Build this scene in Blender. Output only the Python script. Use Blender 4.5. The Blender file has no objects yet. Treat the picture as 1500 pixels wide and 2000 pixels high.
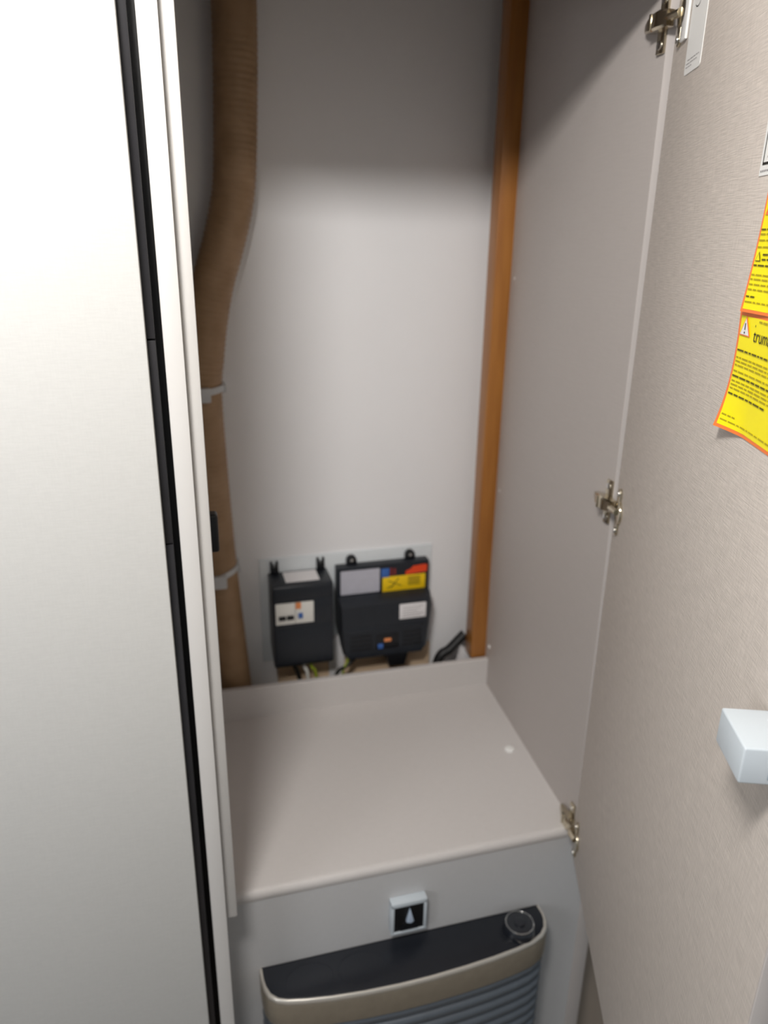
import bpy, bmesh, math, random
from mathutils import Vector, Matrix
random.seed(7)
S = bpy.context.scene
COL = S.collection
Z0 = 0.75          # height of the heater housing's top board above the van floor; z below is measured from it
PI = math.pi

# ------------------------------------------------------------------ camera
cam_d = bpy.data.cameras.new('camera'); cam = bpy.data.objects.new('camera', cam_d); COL.objects.link(cam)
Rt = Vector((0.9644307568559451, -0.2639331485389729, 0.014581095040259997))
Dn = Vector((-0.07745814302454598, -0.33491632456586395, -0.9390587263949374))
Fw = Vector((0.2527321730794431, 0.9045276936841665, -0.3434473759529181))
M = Matrix.Identity(4)
for i in range(3):
    M[i][0] = Rt[i]; M[i][1] = -Dn[i]; M[i][2] = -Fw[i]
M.translation = Vector((-0.03126, -0.79944, 0.83805 + Z0))
cam.matrix_world = M
cam_d.sensor_fit = 'HORIZONTAL'; cam_d.sensor_width = 36.0
cam_d.lens = 1471.93 / 1500 * 36.0
cam_d.clip_start = 0.02
cam_d.dof.use_dof = True; cam_d.dof.focus_distance = 0.60; cam_d.dof.aperture_fstop = 7.0
S.camera = cam

# ------------------------------------------------------------------ light and exposure
W = bpy.data.worlds.new('world'); S.world = W; W.use_nodes = True
bg = W.node_tree.nodes['Background']
bg.inputs[0].default_value = (0.88, 0.95, 1.0, 1); bg.inputs[1].default_value = 0.135
def area(name, loc, target, size, power, color, shape='DISK', sy=None):
    d = bpy.data.lights.new(name, 'AREA'); d.shape = shape; d.size = size
    if sy: d.size_y = sy
    d.energy = power; d.color = color
    o = bpy.data.objects.new(name, d); COL.objects.link(o)
    o.location = Vector(loc) + Vector((0, 0, Z0))
    o.rotation_euler = (Vector(target) - Vector(loc)).to_track_quat('-Z', 'Y').to_euler()
    return o
area('ceiling_lamp_light', (-0.22, -0.75, 1.395), (0.10, 0.5, 0.2), 0.24, 11.5, (1.0, 0.965, 0.925))
area('side_window_light', (-1.45, -1.15, 0.75), (0.3, 0.1, 0.3), 0.5, 3.6, (0.98, 0.98, 1.0), 'RECTANGLE', 0.5)
vs = S.view_settings
vs.view_transform = 'Standard'; vs.look = 'None'; vs.exposure = 0.70; vs.gamma = 1.0; vs.use_curve_mapping = False

# ------------------------------------------------------------------ materials
def lin(r, g, b):
    return tuple(((c / 255) / 12.92 if c / 255 <= 0.04045 else ((c / 255 + 0.055) / 1.055) ** 2.4) for c in (r, g, b)) + (1,)
def mat(name, col, rough=0.5, metal=0.0, var=0.05, scale=30, bump=0.0, stretch=(1, 1, 1), coat=0.0, trans=0.0, col2=None, detail=4, bdist=0.001):
    m = bpy.data.materials.new(name); m.use_nodes = True
    nt = m.node_tree; b = nt.nodes['Principled BSDF']
    c = lin(*col)
    b.inputs['Roughness'].default_value = rough; b.inputs['Metallic'].default_value = metal
    b.inputs['Coat Weight'].default_value = coat; b.inputs['Transmission Weight'].default_value = trans
    tc = nt.nodes.new('ShaderNodeTexCoord'); mp = nt.nodes.new('ShaderNodeMapping')
    mp.inputs['Scale'].default_value = stretch
    nz = nt.nodes.new('ShaderNodeTexNoise'); nz.inputs['Scale'].default_value = scale; nz.inputs['Detail'].default_value = detail
    nt.links.new(tc.outputs['Object'], mp.inputs['Vector']); nt.links.new(mp.outputs[0], nz.inputs['Vector'])
    rp = nt.nodes.new('ShaderNodeValToRGB')
    if col2: lo, hi = lin(*col2), c
    else:
        lo = tuple(x * (1 - var) for x in c[:3]) + (1,); hi = tuple(min(1, x * (1 + var)) for x in c[:3]) + (1,)
    rp.color_ramp.elements[0].position = 0.3; rp.color_ramp.elements[1].position = 0.7
    rp.color_ramp.elements[0].color = lo; rp.color_ramp.elements[1].color = hi
    nt.links.new(nz.outputs['Fac'], rp.inputs[0]); nt.links.new(rp.outputs[0], b.inputs['Base Color'])
    if bump:
        bp = nt.nodes.new('ShaderNodeBump'); bp.inputs['Strength'].default_value = bump; bp.inputs['Distance'].default_value = bdist
        nt.links.new(nz.outputs['Fac'], bp.inputs['Height']); nt.links.new(bp.outputs[0], b.inputs['Normal'])
    return m
def weave(name, col, sh, sv, amount=0.07, bump=0.35, rough=0.55):
    """laminate with a fine linen weave: long horizontal threads crossed by short vertical ones"""
    m = bpy.data.materials.new(name); m.use_nodes = True
    nt = m.node_tree; b = nt.nodes['Principled BSDF']; b.inputs['Roughness'].default_value = rough
    tc = nt.nodes.new('ShaderNodeTexCoord'); outs = []
    for st in (sh, sv):
        mp = nt.nodes.new('ShaderNodeMapping'); mp.inputs['Scale'].default_value = st
        nz = nt.nodes.new('ShaderNodeTexNoise'); nz.inputs['Scale'].default_value = 1.0; nz.inputs['Detail'].default_value = 3
        nt.links.new(tc.outputs['Object'], mp.inputs['Vector']); nt.links.new(mp.outputs[0], nz.inputs['Vector']); outs.append(nz.outputs['Fac'])
    mx = nt.nodes.new('ShaderNodeMath'); mx.operation = 'MULTIPLY_ADD'; mx.inputs[1].default_value = 0.65
    half = nt.nodes.new('ShaderNodeMath'); half.operation = 'MULTIPLY'; half.inputs[1].default_value = 0.35
    nt.links.new(outs[1], half.inputs[0]); nt.links.new(outs[0], mx.inputs[0]); nt.links.new(half.outputs[0], mx.inputs[2])
    rp = nt.nodes.new('ShaderNodeValToRGB'); c = lin(*col)
    rp.color_ramp.elements[0].position = 0.35; rp.color_ramp.elements[1].position = 0.65
    rp.color_ramp.elements[0].color = tuple(x * (1 - amount) for x in c[:3]) + (1,)
    rp.color_ramp.elements[1].color = tuple(min(1, x * (1 + amount)) for x in c[:3]) + (1,)
    nt.links.new(mx.outputs[0], rp.inputs[0]); nt.links.new(rp.outputs[0], b.inputs['Base Color'])
    bp = nt.nodes.new('ShaderNodeBump'); bp.inputs['Strength'].default_value = bump; bp.inputs['Distance'].default_value = 0.0006
    nt.links.new(mx.outputs[0], bp.inputs['Height']); nt.links.new(bp.outputs[0], b.inputs['Normal'])
    return m

m_back = mat('white_wall_panel', (240, 240, 242), 0.6, var=0.012, scale=6)
m_side = weave('beige_laminate', (184, 177, 173), (300, 30, 700), (300, 500, 60), 0.025, 0.12)
m_door = weave('beige_door_laminate', (206, 197, 189), (45, 300, 1100), (650, 300, 70), 0.13, 0.8)
m_panel = weave('pale_grey_door_laminate', (208, 208, 206), (90, 300, 700), (600, 300, 90), 0.025, 0.12)
m_shelf = weave('light_grey_board', (207, 203, 201), (60, 500, 500), (500, 60, 500), 0.02, 0.1)
m_front = weave('grey_front_board', (197, 197, 198), (60, 300, 500), (500, 300, 60), 0.02, 0.1)
m_trim = mat('white_edge_trim', (214, 212, 210), 0.5, var=0.012, scale=10)
m_edge = mat('edge_banding', (206, 200, 197), 0.4, var=0.015, scale=20)
m_black = mat('black_rubber', (10, 10, 12), 0.5, var=0.1)
m_darkgrey = mat('dark_grey_metal', (56, 55, 58), 0.35, metal=0.3, var=0.06)
m_post = mat('varnished_wood', (170, 112, 48), 0.45, var=0.1, scale=14, stretch=(6, 6, 0.5), col2=(152, 95, 36), coat=0.3)
m_hose = mat('brown_duct', (168, 138, 107), 0.55, var=0.1, scale=25, col2=(150, 120, 88), bump=0.2)
m_clip = mat('light_grey_plastic', (196, 198, 200), 0.45, var=0.02)
m_plate = mat('mounting_board', (226, 232, 236), 0.5, var=0.015)
m_abs = mat('anthracite_plastic', (29, 34, 42), 0.42, var=0.06, scale=60)
m_absd = mat('deep_black_plastic', (16, 18, 23), 0.4, var=0.06, scale=60)
m_paper = mat('white_paper', (236, 234, 236), 0.6, var=0.01)
m_paperg = mat('greyish_paper', (192, 192, 204), 0.6, var=0.03, scale=120)
m_cream = mat('cream_plastic', (236, 235, 230), 0.4, var=0.01)
m_yel = mat('yellow_paper', (255, 238, 8), 0.45, var=0.015)
m_yel2 = mat('amber_paper', (246, 206, 16), 0.5, var=0.03)
m_org = mat('orange_border', (250, 128, 62), 0.45, var=0.03)
m_red = mat('red_print', (236, 74, 30), 0.5, var=0.03)
m_dred = mat('dark_red_print', (130, 46, 46), 0.5)
m_blue = mat('blue_print', (60, 104, 178), 0.45)
m_orgb = mat('orange_button', (238, 150, 92), 0.4)
m_ink = mat('black_ink', (26, 24, 20), 0.6)
m_olive = mat('olive_ink', (176, 160, 12), 0.6)
m_bold = mat('bold_olive_ink', (92, 84, 12), 0.6)
m_greyink = mat('grey_ink', (150, 146, 148), 0.6)
m_nickel = mat('nickel', (205, 196, 176), 0.16, metal=1.0, var=0.04)
m_steel = mat('bright_steel', (220, 220, 218), 0.2, metal=1.0, var=0.03)
m_lock = mat('pale_grey_blue_plastic', (200, 209, 216), 0.4, var=0.01)
m_lockd = mat('grey_slot_plastic', (150, 166, 176), 0.45)
m_white = mat('white_plastic', (240, 240, 238), 0.4, var=0.01)
m_glassblk = mat('black_heater_top', (28, 31, 38), 0.3, var=0.05, scale=40)
m_silver = mat('silver_rim', (216, 211, 202), 0.3, metal=0.5, var=0.03)
m_taupe = mat('taupe_metallic', (156, 147, 132), 0.36, metal=0.4, var=0.05, scale=80)
m_slat = mat('blue_grey_louvre', (110, 117, 125), 0.36, metal=0.45, var=0.04, scale=60)
m_knob = mat('smoked_knob', (30, 33, 40), 0.12, var=0.05, coat=0.6)
m_point = mat('pale_blue_pointer', (190, 206, 226), 0.25, coat=0.5)
m_ply = mat('raw_plywood', (216, 190, 160), 0.7, var=0.1, scale=8, stretch=(1, 1, 8))
m_gy = mat('green_yellow_wire', (150, 165, 40), 0.5, var=0.1)
m_floor = mat('brown_floor', (120, 108, 96), 0.6, var=0.08, scale=12)
m_ceil = mat('ceiling_white', (225, 222, 216), 0.7, var=0.01)
m_neigh = mat('brown_grey_wall', (170, 158, 146), 0.6, var=0.02)

# ------------------------------------------------------------------ builders
def V(p): return Vector(p)
class MB:
    """collects shapes, then links them as one mesh"""
    def __init__(s): s.bm = bmesh.new()
    def add(s, b2):
        me = bpy.data.meshes.new('tmp'); b2.to_mesh(me); b2.free(); s.bm.from_mesh(me); bpy.data.meshes.remove(me); return s
    def box(s, x0, x1, y0, y1, z0, z1, bev=0.0, seg=2, edges=None):
        b = bmesh.new(); bmesh.ops.create_cube(b, size=1)
        for v in b.verts:
            v.co = Vector((x0 + (x1 - x0) * (v.co.x + .5), y0 + (y1 - y0) * (v.co.y + .5), z0 + (z1 - z0) * (v.co.z + .5)))
        if bev:
            es = [e for e in b.edges if edges is None or edges(e)]
            bmesh.ops.bevel(b, geom=es, offset=bev, segments=seg, affect='EDGES', profile=.5)
        return s.add(b)
    def cyl(s, c, r, h, axis='Z', n=24, r2=None, bev=0.0):
        b = bmesh.new(); bmesh.ops.create_cone(b, cap_ends=True, segments=n, radius1=r, radius2=r if r2 is None else r2, depth=h)
        if bev:
            es = [e for e in b.edges if len(e.link_faces) == 2 and any(len(f.verts) > 4 for f in e.link_faces)]
            bmesh.ops.bevel(b, geom=es, offset=bev, segments=2, affect='EDGES', profile=.5)
        R = {'Z': Matrix.Identity(3), 'Y': Matrix.Rotation(PI / 2, 3, 'X'), 'X': Matrix.Rotation(PI / 2, 3, 'Y')}[axis]
        for v in b.verts: v.co = R @ v.co + Vector(c)
        return s.add(b)
    def ball(s, c, r, sc=(1, 1, 1)):
        b = bmesh.new(); bmesh.ops.create_uvsphere(b, u_segments=14, v_segments=8, radius=r)
        for v in b.verts: v.co = Vector((v.co.x * sc[0], v.co.y * sc[1], v.co.z * sc[2])) + Vector(c)
        return s.add(b)
    def prism(s, pts, d0, d1, axis, bev=0.0):
        """closed 2-D outline pushed along an axis. axis X: pts (y,z); Y: pts (x,z); Z: pts (x,y)"""
        b = bmesh.new()
        def mk(p, d): return {'X': (d, p[0], p[1]), 'Y': (p[0], d, p[1]), 'Z': (p[0], p[1], d)}[axis]
        lo = [b.verts.new(mk(p, d0)) for p in pts]; hi = [b.verts.new(mk(p, d1)) for p in pts]
        n = len(pts)
        for i in range(n): b.faces.new((lo[i], lo[(i + 1) % n], hi[(i + 1) % n], hi[i]))
        b.faces.new(lo[::-1]); b.faces.new(hi)
        bmesh.ops.recalc_face_normals(b, faces=b.faces[:])
        if bev: bmesh.ops.bevel(b, geom=b.edges[:], offset=bev, segments=2, affect='EDGES', profile=.5)
        return s.add(b)
    def loft(s, rings, closed=True, cap=True):
        b = bmesh.new(); vs_ = [[b.verts.new(p) for p in r] for r in rings]
        n = len(rings[0])
        for a, c in zip(vs_, vs_[1:]):
            for i in range(n if closed else n - 1):
                b.faces.new((a[i], a[(i + 1) % n], c[(i + 1) % n], c[i]))
        if cap: b.faces.new(vs_[0][::-1]); b.faces.new(vs_[-1])
        bmesh.ops.recalc_face_normals(b, faces=b.faces[:])
        return s.add(b)
    def tube(s, pts, r, n=12, caps=True, rfun=None):
        pts = [Vector(p) for p in pts]; rings = []; up = Vector((0, 1, 0)); L = 0
        for i, p in enumerate(pts):
            t = (pts[min(i + 1, len(pts) - 1)] - pts[max(i - 1, 0)]).normalized()
            if i: L += (p - pts[i - 1]).length
            if abs(t.dot(up)) > .95: up = Vector((1, 0, 0))
            a = t.cross(up).normalized(); up = a.cross(t).normalized(); rr = r if rfun is None else rfun(L)
            rings.append([p + (a * math.cos(k * 2 * PI / n) + up * math.sin(k * 2 * PI / n)) * rr for k in range(n)])
        return s.loft(rings, True, caps)
    def quad(s, a, b_, c, d):
        b = bmesh.new(); b.faces.new([b.verts.new(p) for p in (a, b_, c, d)]); return s.add(b)
    def build(s, name, m, parent=None, smooth=True, sharp=35):
        if parent is not None:
            off = Vector(parent.get('_off', (0, 0, 0)))
            for v in s.bm.verts: v.co -= off
        me = bpy.data.meshes.new(name); s.bm.to_mesh(me); s.bm.free()
        me.materials.append(m)
        if smooth:
            for p_ in me.polygons: p_.use_smooth = True
            try: me.set_sharp_from_angle(angle=math.radians(sharp))
            except Exception: pass
        o = bpy.data.objects.new(name, me); COL.objects.link(o)
        if parent is not None: o.parent = parent
        else: o.location = (0, 0, Z0)
        if parent is not None: OFF[o.name] = OFF.get(parent.name, (0, 0, 0)); o['_off'] = tuple(parent.get('_off', (0, 0, 0)))
        else: o['_off'] = (0, 0, 0)
        return o
OFF = {}
def tag(o, label, cat=None, group=None):
    o['label'] = label
    if cat: o['category'] = cat
    if group: o['group'] = group
    return o
def thing(name, label, cat, loc, group=None, rotz=None):
    """an Empty at the thing's base; parts built in the same coordinates as the room (or, with rotz, in its own)"""
    o = bpy.data.objects.new(name, None); COL.objects.link(o); o.empty_display_size = .02
    o.location = Vector(loc) + Vector((0, 0, Z0)); o['_off'] = tuple(loc) if rotz is None else (0, 0, 0)
    if rotz is not None: o.rotation_euler = (0, 0, rotz)
    return tag(o, label, cat, group)
def struct(name, mb, m, label=None, smooth=True):
    o = mb.build(name, m, None, smooth); o['kind'] = 'structure'
    if label: o['label'] = label
    return o
def spline(P, n=12):
    P = [Vector(p) for p in P]; out = []
    for i in range(len(P) - 1):
        p0, p1, p2, p3 = P[max(i - 1, 0)], P[i], P[i + 1], P[min(i + 2, len(P) - 1)]
        for k in range(n):
            t = k / n
            out.append(.5 * ((2 * p1) + (p2 - p0) * t + (2 * p0 - 5 * p1 + 4 * p2 - p3) * t * t + (3 * p1 - p0 - 3 * p2 + p3) * t ** 3))
    return out + [P[-1]]
def text_mesh(body, size):
    c = bpy.data.curves.new('t', 'FONT'); c.body = body; c.size = size
    o = bpy.data.objects.new('t', c); COL.objects.link(o)
    dg = bpy.context.evaluated_depsgraph_get(); me = bpy.data.meshes.new_from_object(o.evaluated_get(dg))
    bpy.data.objects.remove(o); bpy.data.curves.remove(c)
    return me

# ------------------------------------------------------------------ the setting
TOP = 1.42      # ceiling
BW = 0.50       # back wall
# the right side board runs slightly out of square and leans in a little towards the top
def sx(y, z=0.0): return (0.4998 - 0.0085 * z) * (1 - y / BW) + 0.5266 * y / BW
struct('floor', MB().box(-1.6, 1.4, -2.4, 0.62, -Z0 - .02, -Z0), m_floor)
struct('ceiling', MB().box(-1.6, 1.4, -2.4, 0.62, TOP, TOP + .02), m_ceil)
struct('wall_back', MB().box(-.30, .90, BW, BW + .012, -Z0, TOP), m_back, 'white back wall of the open wardrobe')
b = MB(); b.loft([[Vector(p) for p in ((sx(0, z), 0, z), (.529, 0, z), (.556, BW, z), (sx(BW, z), BW, z))] for z in (-.018, TOP)])
struct('wall_right', b, m_side, 'beige side board on the right of the wardrobe', False)
b = MB(); b.loft([[Vector(p) for p in ((sx(0, z), -.0008, z), (.529, -.0008, z), (.529, -.0001, z), (sx(0, z), -.0001, z))] for z in (-.0175, TOP)])
struct('trim_5', b, m_edge, 'pale front edge of the right side board behind the hinges', False)
struct('wall_left', MB().box(-.0295, -.0145, 0.0145, BW, -Z0, TOP), m_side)
struct('trim_1', MB().box(-.0397, -.0222, -.075, .02, -Z0, TOP, .0012), m_trim, 'white vertical board edge next to the black gap')
struct('trim_2', MB().box(-.0222, -.0087, -.062, 0.0, .030, TOP, .0018), m_trim, 'white vertical stop strip at the left of the opening')
struct('trim_3', MB().box(.5292, .5538, -.001, .46, -Z0, TOP, .001), m_edge, 'pale board edge at the lower right below the open door')
struct('wall_side', MB().box(.5538, 1.1, .05, .07, -Z0, TOP), m_neigh)
struct('trim_4', MB().box(-.0145, .4900, 0.0, .018, 1.085, TOP, .001), m_side)    # header board above the opening

# ------------------------------------------------------------------ housing of the heater: top board, upstand, front
hb = thing('heater_housing', 'light grey board housing with flat top and front above the heater', 'housing', (.25, .2, -Z0))
pts = [(-.002, -.012), (-.002, -.007), (.0, -.003), (.003, -.0008), (.008, 0.0), (.3955, 0.0), (.3955, -.018), (-.0, -.018)]
b = MB(); n = len(pts)
L = [Vector((-.0145, p[0], p[1])) for p in pts]; Rr = [Vector((sx(max(p[0], 0)), p[0], p[1])) for p in pts]
b.loft([L, Rr]); b.build('top_board', m_shelf, hb)
b = MB(); b.loft([[Vector((-.0145, y, z)) for y, z in ((.3955, -.018), (.3955, .0615), (.397, .063), (.406, .063), (.4075, .0615), (.4075, -.018))],
                  [Vector((sx(y), y, z)) for y, z in ((.3955, -.018), (.3955, .0555), (.397, .057), (.406, .057), (.4075, .0555), (.4075, -.018))]])
b.build('upstand', m_shelf, hb)
MB().box(-.0395, .529, 0.0, .014, -Z0, -.018).build('front_panel', m_front, hb, False)
cc = MB(); cc.cyl((.4797, .1925, .0022), .0085, .0044, bev=.0015, n=28)
o = cc.build('cover_cap', m_white); tag(o, 'round white cap on the flat top board near the right side board', 'cap')

# ------------------------------------------------------------------ wooden post and side caps
tag(MB().box(.4905, .5215, .410, .445, .0545, TOP, .0015).build('wooden_post', m_post), 'orange-brown varnished square wooden post in the back right corner', 'post')
for z, w in ((.7763, 'top'), (.4088, 'middle'), (.087, 'lowest')):
    c = MB(); c.ball((sx(.392) - .0008, .392, z), .0042, (.6, 1, 1)); o = c.build('cover_cap', m_white)
    tag(o, {'top': 'topmost', 'middle': 'middle', 'lowest': 'lowest'}[w] + ' of three tiny white caps on the side board beside the wooden post', 'cap', 'white caps on the side board')

# ------------------------------------------------------------------ brown air duct with two clips
hp = [(.0920, 1.415), (.0875, 1.149), (.0828, 1.02), (.0758, .916), (.0661, .865), (.0507, .813), (.0355, .767), (.0215, .705), (.0128, .648), (.0079, .6154),
      (.0061, .5647), (.0084, .458), (.0105, .384), (.0142, .2865), (.020, .1835), (.0293, .029), (.036, -.08), (.040, -.2)]
path = spline([(x + .002, .463, z) for x, z in hp], 48)
def ridge(L):
    return .0322 + .00045 * math.sin(L * 2 * PI / .009)
ad = thing('air_duct', 'brown ribbed flexible air duct curving down the left of the back wall', 'duct', (.040, .463, -.2))
MB().tube(path, .032, 28, True, ridge).build('hose', m_hose, ad, sharp=80)
def clip(name, z, x, tilt, label):
    rings = []
    for ph in range(25):
        a = -PI * .5 + (ph - 12) / 12 * 1.75
        c, s_ = math.cos(a), math.sin(a)
        zz = z + c * tilt
        rings.append([Vector((x + c * r, .463 + s_ * r, zz + dz)) for r, dz in ((.0328, -.0052), (.0350, -.0052), (.0350, .0052), (.0328, .0052))])
    t = MB().loft(rings).build(name, m_clip, ad); t['label'] = label
    MB().box(x - .026, x + .011, .463 - .044, .463 - .0335, z - .012 - tilt * .5, z + .011 - tilt * .5, .002).build('buckle', m_clip, t)
    MB().box(x + .026, x + .038, .463 - .004, .4995, z - .0052, z + .0052, .001).build('wall_foot', m_clip, t)
clip('duct_clip', .598, .0095, .004, 'upper of two light grey clips holding the brown duct')
clip('duct_clip', .272, .0165, .010, 'lower of two light grey clips holding the brown duct, beside the black boxes')

# ------------------------------------------------------------------ black catch on the stop strip
ct = thing('door_catch', 'black catch plate peeking out behind the white stop strip', 'catch', (-.005, .012, .524))
MB().box(-.0145, .0018, .004, .022, .500, .545, .003, 3).build('catch_body', m_absd, ct)
MB().box(-.0145, -.002, .022, .026, .506, .539, .001).build('base_plate', m_darkgrey, ct)

# ------------------------------------------------------------------ cabinet door on the far left with its black seal gap
ld = thing('cabinet_door', 'large pale grey cabinet door filling the left edge beside a black gap', 'door', (-.25, -.076, -Z0))
MB().box(-.62, -.0542, -.085, -.067, -Z0 + .02, TOP - .01, .0015).build('door_panel', m_panel, ld)
MB().box(-.0470, -.0397, -.040, -.01, -Z0, TOP).build('seal', m_black, ld, False)
zz = [-Z0, .665 - .12, .7465, TOP]
for a, c in zip(zz, zz[1:]):
    MB().box(-.0600, -.0466, -.070, -.03, a + .0008, c - .0008, .0006).build('seal_strip', m_darkgrey, ld)
MB().box(-.60, -.0605, -.066, .02, -Z0, TOP).build('carcass_side', m_black, ld, False)

# ------------------------------------------------------------------ mounting board, boxes and cables on the back wall
tag(MB().box(.091, .4303, .4955, BW, .055, .2715, .0012).build('mounting_board', m_plate), 'pale grey board on the back wall carrying the two black boxes', 'board')
tag(MB().box(.118, .4303, .488, BW, -.12, .0545, .001).build('plywood_strip', m_ply), 'raw brown plywood strip below the pale mounting board', 'strip')

b1 = thing('breaker_box', 'narrow black breaker box with white switch window, left of the fuse box', 'electrical box', (.162, .495, .07))
prof = [(.4955, .2434), (.434, .2434), (.430, .2395), (.430, .080), (.436, .073), (.448, .073), (.4955, .098)]
MB().prism(prof, .1062, .2180, 'X', .0022).build('body', m_abs, b1)
MB().box(.1085, .2165, .4283, .440, .0815, .1575, .003).build('lower_cover', m_abs, b1)
MB().box(.1815, .2160, .4290, .440, .1635, .2130, .0012).build('blind_cover', m_abs, b1)
MB().box(.1085, .2165, .4288, .440, .2155, .2385, .002).build('upper_cover', m_abs, b1)
sw = MB().box(.1105, .1462, .4272, .445, .1672, .2095, .001).build('breaker', m_cream, b1)
for k in range(2):
    MB().box(.1155 + k * .0150, .1285 + k * .0150, .4235, .430, .1775, .1850, .0012).build('toggle', m_absd, sw)
sw2 = MB().box(.1468, .1805, .4272, .445, .1672, .2095, .001).build('residual_breaker', m_cream, b1)
MB().box(.1472, .1572, .4262, .430, .1970, .2095, .001).build('orange_button', m_orgb, sw2)['label'] = 'orange test button'
MB().box(.1515, .1600, .4255, .430, .1775, .1885, .001).build('blue_button', m_blue, sw2)['label'] = 'blue toggle'
MB().box(.1330, .1955, .4445, .489, .2432, .2442).build('paper_label', m_paper, b1)['label'] = 'white paper label on top'
for x in (.1185, .2060):
    lg = MB(); lg.box(x - .0075, x + .0075, .488, .4955, .243, .2545, .001)
    lg.box(x - .0075, x - .0030, .490, .4955, .253, .2665, .001); lg.box(x + .0030, x + .0075, .490, .4955, .253, .2665, .001)
    l_ = lg.build('mounting_lug', m_absd, b1)
    MB().cyl((x, .4905, .2590), .0026, .004, 'Y', 14).build('screw', m_steel, l_)

b2 = thing('fuse_box', 'wide black fuse box with yellow and white labels on the back wall', 'electrical box', (.325, .495, .065))
MB().box(.2340, .4178, .4740, .4955, .180, .2480, .0018).build('back_plate', m_abs, b2)
fr = [(.2358, .1800), (.4085, .1810), (.4085, .130), (.4030, .078), (.3960, .0680), (.2500, .0690), (.2430, .080), (.2370, .130)]
bk = [(.2335, .1905), (.4180, .1905), (.4245, .182), (.4245, .140), (.4100, .066), (.2460, .066), (.2345, .12), (.2335, .15)]
bkk = [(.2335, .1905), (.4180, .1905), (.4245, .182), (.4245, .140), (.4100, .085), (.4000, .078), (.2560, .078), (.2345, .12)]
def ring(pts, y): return [Vector((p[0], y, p[1])) for p in pts]
MB().loft([ring(fr, .440), ring([(.2345, .1885), (.4150, .1890), (.4215, .160), (.4120, .070), (.400, .0640), (.2480, .0650), (.2410, .074), (.2350, .125)], .456), ring([(.2335, .1905), (.4180, .1905), (.4245, .150), (.4150, .078), (.402, .072), (.2490, .072), (.2415, .082), (.2345, .125)], .4955)]).build('body', m_abs, b2, sharp=25)
MB().box(.2415, .4010, .4388, .445, .122, .1335, .0015).build('front_rib', m_abs, b2)
MB().box(.2410, .3178, .4733, .476, .1915, .2408, .0015, 3, lambda e: abs(e.verts[0].co.y - e.verts[1].co.y) > .001).build('grey_label', m_paperg, b2)['label'] = 'greyish white label'
yl = MB().box(.3235, .4108, .4733, .476, .1880, .2205, .001).build('yellow_label', m_yel2, b2); yl['label'] = 'yellow warning label'
ink = MB()
for a, c in (((.340, .196), (.356, .216)), ((.335, .212), (.362, .199)), ((.333, .196), (.348, .203))):
    a, c = Vector((a[0], .4730, a[1])), Vector((c[0], .4730, c[1])); d = (c - a).normalized(); nrm = Vector((-d.z, 0, d.x)) * .0007
    ink.quad(a - nrm, c - nrm, c + nrm, a + nrm)
for k in range(6): ink.quad(*[Vector(p) for p in ((.374 + .002 * (k % 2), .4730, .2165 - k * .0032), (.400, .4730, .2165 - k * .0032), (.400, .4730, .2152 - k * .0032), (.374 + .002 * (k % 2), .4730, .2152 - k * .0032))])
ink.build('print', m_ink, yl, False)['kind'] = 'stuff'
rp_ = [(.3695, .2215), (.4125, .2250), (.4135, .2390), (.4080, .2405), (.3850, .2385), (.3800, .2330), (.3700, .2290)]
MB().prism(rp_, .4725, .476, 'Y').build('red_label', m_red, b2, False)['label'] = 'red label'
bp_ = MB().box(.3210, .3370, .4728, .476, .2195, .2385, .001).build('blue_label', m_blue, b2); bp_['label'] = 'blue label'
MB().box(.3388, .3430, .4728, .476, .2225, .2385).build('red_tab', m_dred, b2, False)
MB().box(.3455, .3500, .4728, .476, .2235, .2370).build('red_tab', m_dred, b2, False)
MB().box(.3490, .4025, .4386, .4402, .1445, .1760, .0004).build('white_label', m_paper, b2)['label'] = 'white label on the front'
ink = MB()
for k in range(5): ink.quad(*[Vector(p) for p in ((.355, .4384, .170 - k * .005), (.397 - .006 * (k % 3), .4384, .170 - k * .005), (.397 - .006 * (k % 3), .4384, .1689 - k * .005), (.355, .4384, .1689 - k * .005))])
ink.build('print', m_greyink, b2, False)['kind'] = 'stuff'
for k in range(4): MB().box(.2520, .2955, .4392, .443, .0850 + k * .0092, .0905 + k * .0092, .0008).build('vent_slot', m_absd, b2)
for k in range(4): MB().box(.3560, .3960, .4392, .443, .0850 + k * .0092, .0905 + k * .0092, .0008).build('vent_slot', m_absd, b2)
fw = MB().box(.3030, .3490, .4390, .443, .0830, .1165, .001).build('fuse_window', m_absd, b2)
MB().box(.3065, .3170, .4365, .441, .0860, .0960, .0008).build('blade_fuse', m_blue, fw)['label'] = 'blue blade fuse'
MB().box(.3190, .3330, .4365, .441, .1000, .1065, .0008).build('blade_fuse', m_orgb, fw)['label'] = 'orange blade fuse'
MB().prism([(.3245, .0700), (.3720, .0700), (.3640, .0380), (.3320, .0380)], .444, .478, 'Y', .002).build('plug_block', m_absd, b2)
for x, z in ((.2655, .248), (.3825, .248)):
    lg = MB(); out = []
    for k in range(13):
        a = PI * k / 12; out.append((x + .0098 * math.cos(a), z + .0085 + .0098 * math.sin(a)))
    out += [(x - .0098, z - .002), (x + .0098, z - .002)]
    lg.prism(out, .486, .4955, 'Y', .0012); l_ = lg.build('mounting_lug', m_absd, b2)
    MB().cyl((x, .4862, z + .0090), .0036, .004, 'Y', 16, bev=.001).build('screw', m_steel, l_)

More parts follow.
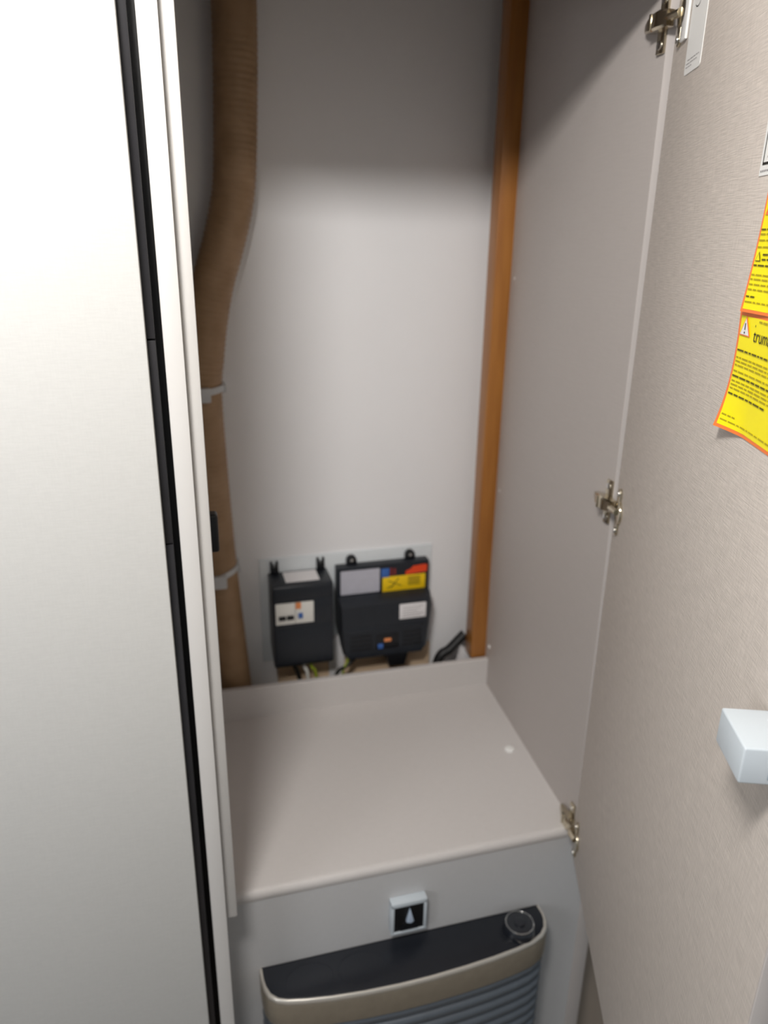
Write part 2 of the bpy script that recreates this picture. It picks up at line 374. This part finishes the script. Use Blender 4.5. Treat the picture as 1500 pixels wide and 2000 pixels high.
def cable(name, pts, r, m, label):
    return tag(MB().tube(spline(pts, 8), r, 10).build(name, m), label, 'cable')
cable('cable', [(.172, .452, .085), (.178, .448, .06), (.186, .447, .04), (.19, .45, -.05)], .0030, m_gy, 'green and yellow wire dropping out of the narrow black breaker box')
cable('cable', [(.160, .455, .085), (.164, .452, .06), (.170, .450, .04), (.172, .45, -.05)], .0036, m_cream, 'pale cable under the breaker box beside the green and yellow wire')
cable('cable', [(.136, .462, .092), (.146, .455, .062), (.155, .455, .03), (.158, .455, -.05)], .0042, m_ink, 'dark cable under the left part of the breaker box')
cable('cable', [(.272, .462, .075), (.262, .455, .060), (.244, .450, .048), (.226, .447, .036), (.21, .45, -.03)], .0040, m_ink, 'black cable running down left from the fuse box')
cable('cable', [(.252, .458, .078), (.248, .452, .055), (.240, .448, .042), (.232, .45, -.03)], .0022, m_gy, 'thin green and yellow wire behind the black cable of the fuse box')
tag(MB().prism([(.228, .094), (.240, .100), (.2515, .066), (.249, .0), (.219, .0), (.218, .060)], .484, .4955, 'Y', .0015).build('cable_cover', m_paper), 'white plastic cable cover between the two black boxes', 'cover')
cable('cable', [(.4955, .462, .082), (.480, .460, .068), (.462, .458, .052), (.440, .456, .036), (.42, .45, -.03)], .0095, m_black, 'thick black cable coming out beside the foot of the wooden post')
tag(MB().prism([(.473, .0), (.520, .0), (.520, .052), (.494, .053), (.486, .060)], .446, .460, 'Y', .001).build('wall_wedge', m_paper), 'small white wedge at the foot of the wooden post', 'wedge')

# ------------------------------------------------------------------ heater
ht = thing('gas_heater', 'gas heater with black top, silver rim and grey ribbed front', 'heater', (.236, -.03, -Z0))
base = [(.018, -.0005), (.0185, -.018), (.0205, -.033), (.026, -.0455), (.036, -.0545), (.050, -.0600), (.075, -.0650), (.110, -.0700), (.155, -.0740), (.205, -.0760), (.255, -.0758),
        (.305, -.0735), (.350, -.0700), (.390, -.0650), (.418, -.0595), (.436, -.0520), (.447, -.0425), (.4535, -.030), (.4555, -.016), (.4545, -.0005)]
cx0, cy0 = .236, -.0
def inset(d):
    out = []
    for x, y in base:
        v = Vector((x - cx0, y * 1.6)); l = v.length
        nx, ny = (v.x / l) ** 3 if abs(v.x) > .15 else 0, -1 if abs(x - cx0) < .19 else 0
        # simple inset: sides move in x, front moves in y
        fx = max(0, (abs(x - cx0) - .175) / .045); fx = min(1, fx)
        out.append((x - math.copysign(d * fx, x - cx0), min(y + d * (1.0 if y < -.02 else 0), -.0005)))
    return out
HT = -.142
def lay(d, z): return [Vector((x, y, z)) for x, y in inset(d)]
MB().loft([lay(.0045, HT - .006), lay(.0045, HT - .0018), lay(.0055, HT - .0012)]).build('top_plate', m_glassblk, ht, sharp=50)
b = MB(); b.loft([lay(.0016, HT - .010), lay(.0002, HT - .0075), lay(.0002, HT - .0035), lay(.0016, HT - .0008), lay(.0032, HT - .0004), lay(.0046, HT - .0018), lay(.0050, HT - .006)], cap=False)
b.build('rim', m_silver, ht, sharp=80)
MB().loft([lay(.0005, HT - .052), lay(0, HT - .048), lay(0, HT - .014), lay(.0014, HT - .009)]).build('upper_band', m_taupe, ht, sharp=50)
for x in (.085, .160):
    r_ = []
    for k in range(40):
        a = 2 * PI * k / 40; c, s_ = math.cos(a), math.sin(a)
        r_.append([Vector((x + c * r, -.034 + s_ * r * .72, HT - .0012 + h)) for r, h in ((.0335, -.0006), (.0338, .0003), (.0346, .0003), (.0349, -.0006))])
    r_.append(r_[0]); MB().loft(r_, True, False).build('top_ring', m_glassblk, ht)
prof = [(.0095, 0), (.0080, .0015), (.0030, .005), (.0006, .010), (.0010, .0155), (.0040, .0195), (.0090, .0215), (.0095, .022)]
z = HT - .053
first = None
while z > -Z0 + .03:
    z0 = z - .022
    if first is None:
        first = MB().loft([lay(.001 + d, z0 + h) for d, h in prof]).build('louvre_slat', m_slat, ht, sharp=60); zf = z0
    else:
        c = first.copy(); COL.objects.link(c); c.parent = ht; c.location = (0, 0, z0 - zf)
    z = z0
MB().loft([lay(.012, -Z0), lay(.012, HT - .05)]).build('casing', m_absd, ht)
kn = (.4045, -.0345)
kb = MB(); kb.cyl((kn[0], kn[1], HT + .0055), .0255, .015, n=40, r2=.0215, bev=.002); kb = kb.build('control_knob', m_knob, ht)
rr = []
for k in range(49):
    a = 2 * PI * k / 48; c, s_ = math.cos(a), math.sin(a)
    rr.append([Vector((kn[0] + c * r, kn[1] + s_ * r, HT + .0134 + h)) for r, h in ((.0200, -.0006), (.0201, .0006), (.0212, .0006), (.0213, -.0006))])
MB().loft(rr, True, False).build('dial_ring', m_steel, kb)
MB().cyl((kn[0], kn[1], HT + .0142), .0085, .004, n=24, bev=.001).build('dial_centre', m_knob, kb)
for a in (-2.3, -1.75, -1.15, -.45, .3, 2.6):
    MB().ball((kn[0] + .0206 * math.cos(a), kn[1] + .0206 * math.sin(a), HT + .0142), .0011).build('tick', m_steel, kb)

# ------------------------------------------------------------------ control switch on the housing front
cs = thing('control_switch', 'small white framed switch with black face above the heater', 'switch', (.236, -.005, -.10))
x0, x1, zb, zt, yf = .2088, .2630, -.1215, -.0625, -.0145
fx = MB()
fx.box(x0, x1, yf, 0, zt - .0085, zt, .0015); fx.box(x0, x1, yf, 0, zb, zb + .0045, .0015)
fx.box(x0, x0 + .0048, yf, 0, zb + .003, zt - .003, .0015); fx.box(x1 - .0048, x1, yf, 0, zb + .003, zt - .003, .0015)
fx.build('frame', m_lock, cs)
MB().box(x0 + .0042, x1 - .0042, yf + .0015, -.0005, zb + .0040, zt - .0075).build('switch_face', m_black, cs, False)
tri = [(.2365, -.0745), (.2425, -.0975), (.2375, -.1010), (.2305, -.0975)]
MB().prism(tri, yf - .004, yf + .002, 'Y', .0012).build('pointer', m_point, cs)
rk = []
for k in range(17):
    a = PI * k / 16; rk.append((.2362 + .0135 * math.cos(a), -.1135 + .013 * math.sin(a)))
MB().prism(rk + [(.2227, -.1140), (.2497, -.1140)], yf - .001, yf + .003, 'Y').build('dial_hub', m_absd, cs, False)

# ------------------------------------------------------------------ open wardrobe door (its own axes: x along the door, y through it, inner face at y = 0)
TH = math.radians(20.6)
P0 = (.4943, -.009, 0.0)
RZ = -(PI / 2 + TH)
wd = thing('wardrobe_door', 'tall beige linen-textured wardrobe door standing open on the right', 'door', P0, None, RZ)
DW, DZ0, DZ1 = .5541, -.036, 1.22
MB().box(0.0, DW, 0.0, .016, DZ0, DZ1, .0013, 3).build('door_panel', m_door, wd)
EB = MB(); EB.box(DW - .0018, DW + .0006, -.0004, .0164, DZ0, DZ1, .0008); EB.build('edge_band', m_edge, wd)
def L2W(u, y, z):
    return Vector((P0[0] - math.sin(TH) * u + math.cos(TH) * y, P0[1] - math.cos(TH) * u - math.sin(TH) * y, z))
def W2L(x, y, z):
    d = Vector((x - P0[0], y - P0[1])); return Vector((-(d.x * math.sin(TH) + d.y * math.cos(TH)), d.x * math.cos(TH) - d.y * math.sin(TH), z))
def toL(mb):
    for v in mb.bm.verts: v.co = W2L(*v.co)
    return mb
def hinge(z, nm):
    # arm and mounting plate lie on the side board, cup and wings on the door
    a = MB()
    rings = []
    for y, h, t in ((-.013, .0075, .009), (-.002, .0088, .0135), (.012, .0084, .0125), (.026, .0066, .0085), (.037, .0045, .0045)):
        xw = sx(max(y, 0), z) - .0028
        rings.append([Vector((xw, y, z - h)), Vector((xw - t * .8, y, z - h)), Vector((xw - t, y, z - h + .002)), Vector((xw - t, y, z + h - .002)), Vector((xw - t * .8, y, z + h)), Vector((xw, y, z + h))])
    arm = toL(a.loft(rings)).build('hinge', m_nickel, wd, sharp=30); arm['label'] = nm
    g = MB()
    g.box(sx(.012, z) - .0164, sx(.012, z) - .0140, .010, .014, z - .0078, z + .0078, .0006)
    toL(g).build('arm_ridge', m_nickel, arm)
    p = MB(); p.box(sx(.008, z) - .0036, sx(.008, z) - .0002, .0005, .0140, z - .0290, z + .0290, .0012); toL(p).build('mounting_plate', m_nickel, arm)
    for s_ in (-1, 1):
        q = MB(); q.cyl((sx(.008, z) - .0042, .0072, z + s_ * .021), .0042, .0022, 'X', 16, bev=.0006); toL(q).build('screw', m_steel, arm)
    MB().cyl((.0265, -.0012, z), .0150, .0040, 'Y', 28, bev=.001).build('cup', m_nickel, arm)
    w = MB(); wp = []
    for k in range(9):
        an = PI * k / 8; wp.append((.0250 + .0060 * math.cos(an), z + .0250 + .0055 * math.sin(an)))
    for k in range(9):
        an = PI + PI * k / 8; wp.append((.0250 + .0060 * math.cos(an), z - .0250 + .0055 * math.sin(an)))
    w.prism(wp, -.0030, -.0002, 'Y', .0006); w.build('cup_wing', m_nickel, arm)
    for s_ in (-1, 1):
        MB().cyl((.0250, -.0036, z + s_ * .0240), .0038, .0020, 'Y', 16, bev=.0006).build('screw', m_steel, arm)
    k = MB(); k.tube([W2L(sx(0, z) - .009, -.010, z), (.012, -.008, z), (.0265, -.0035, z)], .0042, 8); k.build('link', m_nickel, arm)
hinge(1.052, 'top nickel hinge'); hinge(.5215, 'middle nickel hinge'); hinge(.0080, 'bottom nickel hinge')
MB().box(.0340, .0525, -.0030, -.0002, 1.0235, 1.115, .001).build('bright_bar_standin', m_white, wd)['label'] = 'white stand-in for an overexposed bright bar'  # solid white bar added for overexposed brightness by the hinge, not a known fitting
# lock case near the free edge
lk = MB(); lk.box(.4905, .5328, -.030, 0.0, .5290, .5547, .0014, 3); lk = lk.build('lock_case', m_lock, wd); lk['label'] = 'pale grey-blue lock case'
MB().box(.5320, .5332, -.0135, -.004, .5330, .5500, .0003).build('latch_slot', m_lockd, lk)

# ------------------------------------------------------------------ stickers on the door
def sheet(name, u0, u1, z0, z1, off, m, parent, nu=14, nz=14, dy=0.0, thick=.00025):
    b = bmesh.new(); g = []
    for side in (0, 1):
        g.append([[b.verts.new((u0 + (u1 - u0) * i / nu, -(off(u0 + (u1 - u0) * i / nu, z0 + (z1 - z0) * j / nz) + dy) + (thick if side else 0), z0 + (z1 - z0) * j / nz)) for i in range(nu + 1)] for j in range(nz + 1)])
    for side in (0, 1):
        for j in range(nz):
            for i in range(nu):
                f = (g[side][j][i], g[side][j][i + 1], g[side][j + 1][i + 1], g[side][j + 1][i]); b.faces.new(f if not side else f[::-1])
    A, B_ = g
    rim = [(j, 0) for j in range(nz + 1)] + [(nz, i) for i in range(1, nu + 1)] + [(j, nu) for j in range(nz - 1, -1, -1)] + [(0, i) for i in range(nu - 1, 0, -1)]
    for k in range(len(rim)):
        (a0, a1), (c0, c1) = rim[k], rim[(k + 1) % len(rim)]
        b.faces.new((A[a0][a1], A[c0][c1], B_[c0][c1], B_[a0][a1]))
    bmesh.ops.recalc_face_normals(b, faces=b.faces[:])
    mb = MB(); mb.add(b); return mb.build(name, m, parent, sharp=60)
def flat(mb_polys, off, dy, name, m, parent):
    """flat print laid on a sheet: list of polygons in (u, z)"""
    mb = MB()
    for poly in mb_polys:
        b = bmesh.new(); b.faces.new([b.verts.new((u, -(off(u, z) + dy), z)) for u, z in poly]); mb.add(b)
    return mb.build(name, m, parent, False)
def words(u0, u1, z, h, rnd, dense=1.0):
    out = []; u = u0
    while u < u1 - .003:
        w = min(rnd.uniform(.0035, .0115), u1 - u); out.append([(u, z), (u + w, z), (u + w, z + h), (u, z + h)]); u += w + .0016
    return out
def rect(u0, u1, z0, z1): return [(u0, z0), (u1, z0), (u1, z1), (u0, z1)]
def tri_(u, z, w, h): return [(u, z), (u + w, z), (u + w / 2, z + h)]
def put_text(body, size, u, z, off, dy, name, m, parent):
    me = text_mesh(body, size); mb = MB(); mb.bm.from_mesh(me); bpy.data.meshes.remove(me)
    for v in mb.bm.verts:
        x, y = v.co.x, v.co.y; v.co = Vector((u + x, -(off(u + x, z + y) + dy), z + y))
    return mb.build(name, m, parent, False)
rnd = random.Random(3)
# lower yellow sheet, its lower left corner curling off the door
Lu0, Lu1, Lz0, Lz1 = .3270, .4370, .7035, .7900
def offL(u, z):
    s_ = max(0, 1 - (u - Lu0) / .040); t = max(0, (Lz1 - z) / (Lz1 - Lz0)); return .0005 + s_ ** 1.3 * (.0024 * (1 - t) ** 2 + .0088 * t ** 2.8)
def sticker(name, label, cat, u, z):
    t = thing(name, label, cat, L2W(u, 0, z), 'yellow warning stickers' if 'yellow' in label else None, RZ); t['_off'] = (u, 0, z); return t
sl = sticker('warning_sticker', 'yellow warning sticker with black lettering and curling corner, lower on the open door', 'sticker', Lu0, Lz0)
sheet('border', Lu0, Lu1, Lz0, Lz1, offL, m_org, sl)
sheet('yellow_field', Lu0 + .0034, Lu1 - .0035, Lz0 + .0026, Lz1 - .0026, offL, m_yel, sl, dy=.0002)
flat([tri_(.3315, .7735, .0185, .0145)], offL, .0008, 'warning_triangle', m_org, sl)
flat([tri_(.3331, .7743, .0153, .0118)], offL, .0010, 'triangle_field', m_white, sl)
flat([rect(.3400, .3414, .7778, .7826)], offL, .0012, 'exclamation_stroke', m_ink, sl)
flat([rect(.3399, .3415, .7752, .7766)], offL, .0012, 'exclamation_dot', m_ink, sl)
put_text('truma', .0128, .3560, .7715, offL, .0008, 'lettering', m_ink, sl)
flat([rect(.3568, .3576, .7815, .7830)], offL, .0008, 'lettering_mark', m_ink, sl)
P_ = words(.362, .40, .7850, .0011, rnd)
for k, zz_ in enumerate((.7570, .7542, .7514, .7470)): P_ += words(.3325, .430 - .012 * (k % 3), zz_, .0009, rnd)
for k, zz_ in enumerate((.7398, .7370, .7342)): P_ += words(.3330, .428 - .01 * k, zz_, .0009, rnd)
P_ += words(.3330, .352, .7140, .0010, rnd) + words(.3330, .425, .7100, .0008, rnd)
flat(P_, offL, .0008, 'print', m_olive, sl)['kind'] = 'stuff'
flat(words(.3325, .428, .7622, .0012, rnd) + words(.3325, .428, .7432, .0012, rnd) + words(.3330, .400, .7300, .0012, rnd), offL, .0009, 'bold_print', m_bold, sl)['kind'] = 'stuff'
# upper yellow sheet
Uu0, Uu1, Uz0, Uz1 = .3345, .4445, .7905, .8795
def offU(u, z):
    s_ = max(0, 1 - (u - Uu0) / .045); t = max(0, (Uz1 - z) / (Uz1 - Uz0)); return .0010 + .0052 * s_ ** 1.2 * t ** 1.8
su = sticker('warning_sticker', 'yellow warning sticker with dense small print, directly above the curling one', 'sticker', Uu0, Uz0)
sheet('border', Uu0, Uu1, Uz0, Uz1, offU, m_org, su)
sheet('yellow_field', Uu0 + .0030, Uu1 - .0035, Uz0 + .0022, Uz1 - .0028, offU, m_yel, su, dy=.0002)
flat([tri_(.3400, .8560, .020, .016)], offU, .0008, 'warning_triangle', m_org, su)
flat([tri_(.3395, .8255, .0090, .0066)], offU, .0008, 'small_triangle', m_bold, su)
flat([tri_(.3408, .8260, .0064, .0047)], offU, .0010, 'triangle_field', m_yel, su)
flat(words(.3390, .44, .8460, .0010, rnd) + words(.3500, .44, .8295, .0011, rnd) + words(.3500, .44, .8262, .0011, rnd) + words(.3390, .44, .8222, .0011, rnd) + words(.3390, .354, .8010, .0011, rnd), offU, .0008, 'bold_print', m_bold, su)['kind'] = 'stuff'
P_ = []
for zz_ in (.8430, .8390, .8345, .8160, .8130, .8095, .8060, .7975): P_ += words(.3390, .438, zz_, .0009, rnd)
flat(P_, offU, .0008, 'print', m_olive, su)['kind'] = 'stuff'
# white label above, only its left strip in view
ws = sticker('white_label', 'white label with black frame line at the right edge, above the yellow stickers', 'sticker', .3095, .8825)
off0 = lambda u, z: .0005
sheet('paper', .3095, .3695, .8825, .9500, off0, m_white, ws, 4, 4)
flat([rect(.3140, .3152, .8895, .9440), rect(.3152, .3650, .8895, .8912), rect(.3152, .3650, .9425, .9440)], off0, .0003, 'frame_line', m_ink, ws)
flat([rect(.3215, .3230, .8965, .9030), rect(.3215, .3330, .9020, .9034), rect(.3215, .3228, .8940, .8952)] + [rect(.312 + k * .0032, .314 + k * .0032, .8850, .8862) for k in range(14)], off0, .0003, 'print', m_greyink, ws)['kind'] = 'stuff'
# white label by the top hinge (its square code is left out)
q0, q1, w0, w1 = .0583, .1110, .9898, 1.0850
qs = sticker('paper_label', 'narrow white paper label beside the top hinge of the open door', 'sticker', q0, w0)
b = MB(); rr = []
for cx_, cz_, a0 in ((q1 - .004, w0 + .004, -PI / 2), (q1 - .004, w1 - .004, 0), (q0 + .004, w1 - .004, PI / 2), (q0 + .004, w0 + .004, PI)):
    for k in range(6): rr.append((cx_ + .004 * math.cos(a0 + k * PI / 10), cz_ + .004 * math.sin(a0 + k * PI / 10)))
b.prism(rr, -.0006, -.0001, 'Y'); b.build('paper', m_white, qs, False)
offq = lambda u, z: .0008
flat(words(.0630, .098, .9985, .0007, rnd) + words(.0630, .082, .9955, .0007, rnd) + words(.066, .104, 1.0015, .0007, rnd), offq, 0, 'print', m_greyink, qs)['kind'] = 'stuff'
arc = []
for k in range(10):
    a = -2.6 + k * .32; arc.append((.078 + .009 * math.cos(a), 1.050 + .006 * math.sin(a)))
b = bmesh.new(); top = [b.verts.new((u, -.0008, z)) for u, z in arc]; bot = [b.verts.new((u + .0004, -.0008, z + .0010)) for u, z in arc]
for k in range(9): b.faces.new((top[k], top[k + 1], bot[k + 1], bot[k]))
MB().add(b).build('pen_stroke', m_ink, qs, False)

for o in S.objects:
    if '_off' in o: del o['_off']
